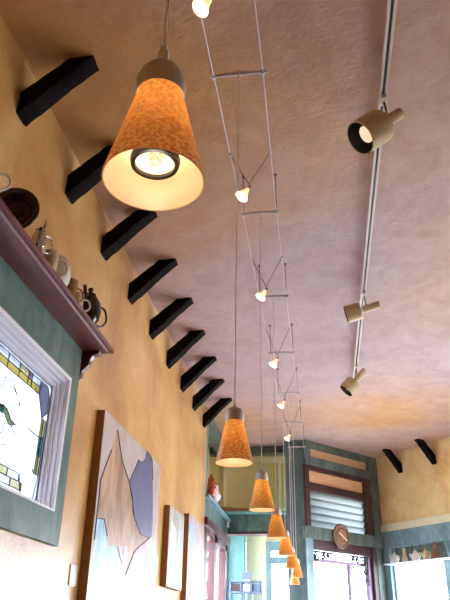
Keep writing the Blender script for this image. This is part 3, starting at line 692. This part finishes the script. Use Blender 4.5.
for k, (x, y, z) in enumerate(pend):
    t = empty('pendant_lamp', (x, y, z), PL[k], 'pendant lamp', 'amber glass pendants')
    if first is None:
        first = {n_: b.build(n_, t, local=True) for n_, b in pendant_parts().items()}
    else:
        for n_, o in first.items():
            c = o.copy(); COL.objects.link(c); c.parent = t
    sr = MB()
    if k == 0: sr.box((x-.007, y-.004, z+.190), (x+.007, y+.004, z+.212), M['plastic']); sr.box((x-.0045, y-.004, z+.212), (x+.0045, y+.004, z+.222), M['plastic'])
    else: sr.tube([(x, y, z+.188), (x, y, z+.205)], .004, M['plastic'], 8)
    sr.build('strain_relief', t)
    bx = x if k in (0, 7) else (cab(-1, y)+cab(1, y))/2
    MB().tube([(x, y, z+.2), (x+(bx-x)*.5, y, (z+.2+ZB)/2), (bx, y, ZB)], .0021, M['cord'], 8).build('cord', t)
    l = bpy.data.lights.new('pendant_glow', 'POINT'); l.energy = .10; l.color = (1, .86, .68); l.shadow_soft_size = .012
    lo = bpy.data.objects.new('pendant_glow', l); COL.objects.link(lo); lo.location = (x, y, z+CZ+.014)
    l = bpy.data.lights.new('bulb_glow', 'POINT'); l.energy = .80; l.color = (1, .90, .72); l.shadow_soft_size = .008
    lo = bpy.data.objects.new('bulb_glow', l); COL.objects.link(lo); lo.location = (x, y, z+CZ+.098)

# ---------------------------------------------------------------- ceiling track with three spots
TX, TZ = .41, 2.405
tr = empty('light_track', (TX, 4.6, TZ), 'Long pale lighting track running along the ceiling', 'light track')
b = MB(); b.prism([(TX-.019, -.6, TZ+.014), (TX-.019, -.6, TZ-.008), (TX-.007, -.6, TZ-.008), (TX-.007, -.6, TZ+.006), (TX+.007, -.6, TZ+.006), (TX+.007, -.6, TZ-.008), (TX+.019, -.6, TZ-.008), (TX+.019, -.6, TZ+.014)], (0, 7.35, 0), M['rail']); b.build('rail', tr)
b = MB(); b.box((TX-.006, -.59, TZ-.002), (TX+.006, 6.74, TZ+.005), M['black']); b.build('conductor_slot', tr)
for y in (.6, 2.2, 4.3, 6.5):
    MB().box((TX-.012, y-.02, TZ+.014), (TX+.012, y+.02, H), M['rail']).build('mounting_clip', tr)
def spot(k, pv, axc, label, R_, L_, rl):
    # pv pivot point; axc direction the lamp points, world
    a = Vector(axc).normalized(); t = empty('track_spotlight', pv, label, 'spotlight', 'spots on the ceiling track')
    pv = Vector(pv)
    o = pv+a*.052
    MB().lathe([(0, -.006), (R_*.84, -.006), (R_*.93, .0), (R_*.97, .012), (R_, L_*.5), (R_, L_), (R_*.93, L_), (R_*.92, L_*.45), (R_*.6, L_*.3)], M['beige'], o, a, 40, ms=[M['beige']]*5+[M['beige'], M['black'], M['black']]).build('lamp_can', t)
    MB().lathe([(R_*.50, L_*.72), (R_*.42, L_*.5), (R_*.2, L_*.36), (0, L_*.34)], M['halolow'] if k == 0 else M['reflector'], o, a, 32).build('bulb', t)
    MB().lathe([(0, -rl), (.027, -rl), (.029, -rl+.004), (.029, .03)], M['beige'], pv, a, 24).build('adjusting_arm', t)
    top = Vector((TX, pv.y-.02, TZ-.008))
    MB().tube([top, pv+Vector((0, 0, .01))], .0055, M['brass'], 10).build('stem', t)
    MB().box((TX-.013, top.y-.03, TZ-.03), (TX+.013, top.y+.03, TZ-.009), M['rail']).build('track_adapter', t)
    l = bpy.data.lights.new('spot_beam', 'SPOT'); l.energy = 14 if k else 3; l.color = (1, .82, .6); l.spot_size = 1.2; l.spot_blend = .6; l.shadow_soft_size = .03
    lo = bpy.data.objects.new('spot_beam', l); COL.objects.link(lo); lo.location = o+a*(L_*.75)+Vector((0, 0, CZ)); lo.rotation_euler = a.to_track_quat('-Z', 'Y').to_euler()
a1 = CR*-.76+CU*-.52-CF*.36
a2 = CR*-.93+CU*-.30+CF*.10
a3 = CR*-.68+CU*-.66-CF*.28
spot(0, (.425, 2.52, 2.27), a1, 'Large beige track spotlight nearest the camera, facing down left', .086, .15, .085)
spot(1, (.425, 4.60, 2.27), a2, 'Middle beige track spotlight seen side on', .070, .115, .10)
spot(2, (.41, 6.15, 2.27), a3, 'Farthest beige track spotlight with a glowing mouth', .078, .12, .12)

# ---------------------------------------------------------------- entrance details
t = empty('wall_medallion', q1(.61, 1.04, .05), 'Oval carved wooden medallion hung over the entrance doorway', 'medallion')
c0 = Vector(q1(.61, 1.225, .05)); ZV = (0, 0, 1)
MB().lathe([(0, 0), (.155, 0), (.165, .012), (.16, .028), (.14, .03), (.13, .02), (0, .018)], M['medallion'], c0, N1, 40, sx=1, ref=ZV).build('disc', t)
MB().lathe([(0, .019), (.07, .022), (.085, .03), (.095, .022)], M['wood'], c0, N1, 32, ref=ZV).build('inner_ring', t)
MB().tube([c0+N1*.036+D1*-.06+Vector((0, 0, .04)), c0+N1*.036+D1*.09+Vector((0, 0, -.05))], .006, M['steel'], 6).build('pointer', t)
def scroll(mb, s, z, r, a0, turns, dirn=1):
    pts = []
    for i in range(22):
        u = i/21; a = a0+dirn*u*turns*2*PI; rr = r*(1-.75*u); pts.append(q1(s+math.cos(a)*rr, z+math.sin(a)*rr, -.02))
    mb.tube(pts, .013, M['iron'], 6)
for side, s0, sg in (('left', .09, 1), ('right', 1.25, -1)):
    mb = MB(); mb.tube([q1(s0, 1.00, -.02), q1(s0+sg*.42, 1.00, -.02)], .012, M['iron'], 6); mb.tube([q1(s0+sg*.015, 1.02, -.02), q1(s0+sg*.015, .64 if sg < 0 else .9, -.02)], .010, M['iron'], 6)
    scroll(mb, s0+sg*.10, .94, .055, PI/2, 1.4, sg); scroll(mb, s0+sg*.22, .955, .04, PI/2, 1.3, -sg); scroll(mb, s0+sg*.33, .965, .03, PI/2, 1.2, sg)
    if sg < 0: scroll(mb, s0+sg*.06, .82, .05, 0, 1.4, -1); scroll(mb, s0+sg*.05, .71, .035, 0, 1.3, 1)
    tag(mb.build('iron_scroll_bracket'), 'Black wrought iron scrollwork in the %s top corner of the doorway' % side, 'scrollwork', 'doorway scrollwork')

# glass shelf with teapots in front of the first front window
gs = empty('glass_shelf', q2(.65, .925, .08), 'Glass shelf of teapots across the top of the front window', 'shelf')
slab(MB(), q2, .16, 2.1, .915, .927, .02, .17, M['white']).build('shelf_board', gs)
MB().tube([q2(.60, 1.15, .035), q2(.60, .92, .035)], .009, M['brass'], 8).build('hanging_rod', gs)
def far_tea(s, kind, label):
    p = Vector(q2(s, .928, .09)); t = empty(kind[0], p, label, kind[1], 'teapots on the glass shelf')
    m = M[kind[2]]
    if kind[1] == 'teapot':
        r, h = kind[3], kind[4]
        MB().lathe(TEA(r, h), m, p, (0, 0, 1), 24).build('body', t)
        MB().lathe([(r*.55, h), (r*.45, h+.012), (.008, h+.02), (.012, h+.032), (0, h+.036)], m, p, (0, 0, 1), 20).build('lid', t)
        MB().tube(curve([p+D2*-r*.8+Vector((0, 0, h*.3)), p+D2*-r*1.4+Vector((0, 0, h*.6)), p+D2*-r*1.6+Vector((0, 0, h*.95))]), .01, m, 8).build('spout', t)
        MB().tube(curve([p+D2*r*.7+Vector((0, 0, h*.9)), p+D2*r*1.5+Vector((0, 0, h*.8)), p+D2*r*1.45+Vector((0, 0, h*.35)), p+D2*r*.8+Vector((0, 0, h*.25))]), .007, m, 8).build('handle', t)
    else:
        h = kind[4]; r = kind[3]
        MB().lathe([(0, 0), (r, 0), (r*1.05, h*.2), (r*.7, h*.5), (r*.45, h*.62), (r*.62, h*.75), (r*.5, h*.9), (0, h)], m, p, (0, 0, 1), 20).build('body', t)
        for sg in (-1, 1): MB().lathe([(.016, 0), (.012, .025), (0, .04)], m, p+D2*sg*r*.35+Vector((0, 0, h*.9)), (0, 0, 1), 10).build('ear', t)
far_tea(.31, ('teapot', 'teapot', 'whitechina', .055, .11), 'Pale teapot at the left end of the glass shelf')
far_tea(.50, ('china_figurine', 'figurine', 'creamchina', .04, .17), 'Cream upright figurine between the pale teapots on glass shelf')
far_tea(.70, ('teapot', 'teapot', 'whitechina', .06, .11), 'White teapot in the middle of the glass shelf')
far_tea(.89, ('teapot', 'teapot', 'creamchina', .05, .11), 'Cream teapot beside the brown eared figurine')
far_tea(1.07, ('china_figurine', 'figurine', 'medallion', .06, .20), 'Tall brown eared figurine at the right end of glass shelf')

# figurines on the ledge in the left corner
def rooster(y, x, z, s, m1, m2, label, rz):
    t = empty('ceramic_rooster', (x, y, z), label, 'figurine', 'ledge figurines', rot=(0, 0, rz))
    b = MB(); b.lathe([(0, 0), (.05, 0), (.035, .02), (.03, .04), (.06, .07), (.075, .11), (.05, .15), (.035, .19), (.04, .22), (.03, .25), (0, .265)], m1, n=20); o = b.build('body', t, local=True)
    b = MB(); b.tube(curve([(0, .04, .11), (0, .11, .16), (0, .13, .23), (0, .10, .27)]), .02, m2, 8); b.build('tail', t, local=True)
    b = MB(); b.prism([(-.006, -.03, .25), (-.006, .02, .255), (-.006, .012, .285), (-.006, .0, .27), (-.006, -.012, .29), (-.006, -.02, .27)], (.012, 0, 0), M['red']); b.lathe([(.012, 0), (0, .035)], M['brass'], (0, -.035, .225), (0, -1, -.2), 10); b.build('comb_and_beak', t, local=True)
    t.scale = (s, s, s)
rooster(7.75, LX+.01, 1.432, 1.0, M['red'], M['darkmetal'], 'Red and black rooster figurine at the near end of corner ledge', .8)
rooster(8.15, LX+.0, 1.432, .95, M['whitechina'], M['medallion'], 'White bodied rooster figurine behind the red one on corner ledge', .3)
t = MB().add([(-1.38, 9.24, 1.536), (-.80, 9.26, 1.536), (-.78, 9.40, 1.536), (-1.38, 9.42, 1.536), (-1.42, 9.23, 1.60), (-.70, 9.25, 1.555), (-.68, 9.41, 1.555), (-1.42, 9.43, 1.60)],
     [(0,3,2,1),(4,5,6,7),(0,1,5,4),(1,2,6,5),(2,3,7,6),(3,0,4,7)], M['wood']).build('wooden_tray')
tag(t, 'Long low brown wooden tray lying on the teal ledge', 'tray')
tag(MB().box((-1.36, 9.25, 1.33), (-1.28, 9.30, 1.45), M['plastic']).build('alarm_box', bevel=.004), 'Small white box fixed on the green beam in the corner', 'box')

# display rack in the nook
t = empty('display_rack', (-1.15, 10.3, FL), 'Grey blue cubbyhole rack standing in the nook', 'rack')
b = MB(); X0, X1 = -1.38, -.92
for z in (.1, .33, .56, .70): b.box((X0, 10.2, z), (X1, 10.42, z+.02), M['greyblue'])
for i in range(4): x = X0+(X1-X0)*i/3; b.box((x-.01, 10.2, FL), (x+.01, 10.42, .72), M['greyblue'])
b.build('shelving', t)
for i, (x, m) in enumerate(((-1.30, 'plum_dark'), (-1.15, 'white'), (-1.0, 'greyblue'))):
    tag(MB().box((x-.055, 10.24, .581), (x+.055, 10.36, .68), M[m]).build('packet', bevel=.004), ['Dark plum packet on the left of the rack top shelf', 'White packet in the middle of the rack top shelf', 'Grey blue packet on the right of rack top shelf'][i], 'packet', 'packets on the rack')
t = empty('counter_display', (-1.15, 10.3, .722), 'Small pale blue display sign standing on top of the rack', 'sign')
MB().box((-1.22, 10.28, .74), (-1.08, 10.30, .84), M['greyblue']).build('panel', t); MB().box((-1.19, 10.26, .722), (-1.11, 10.33, .742), M['white']).build('foot', t)
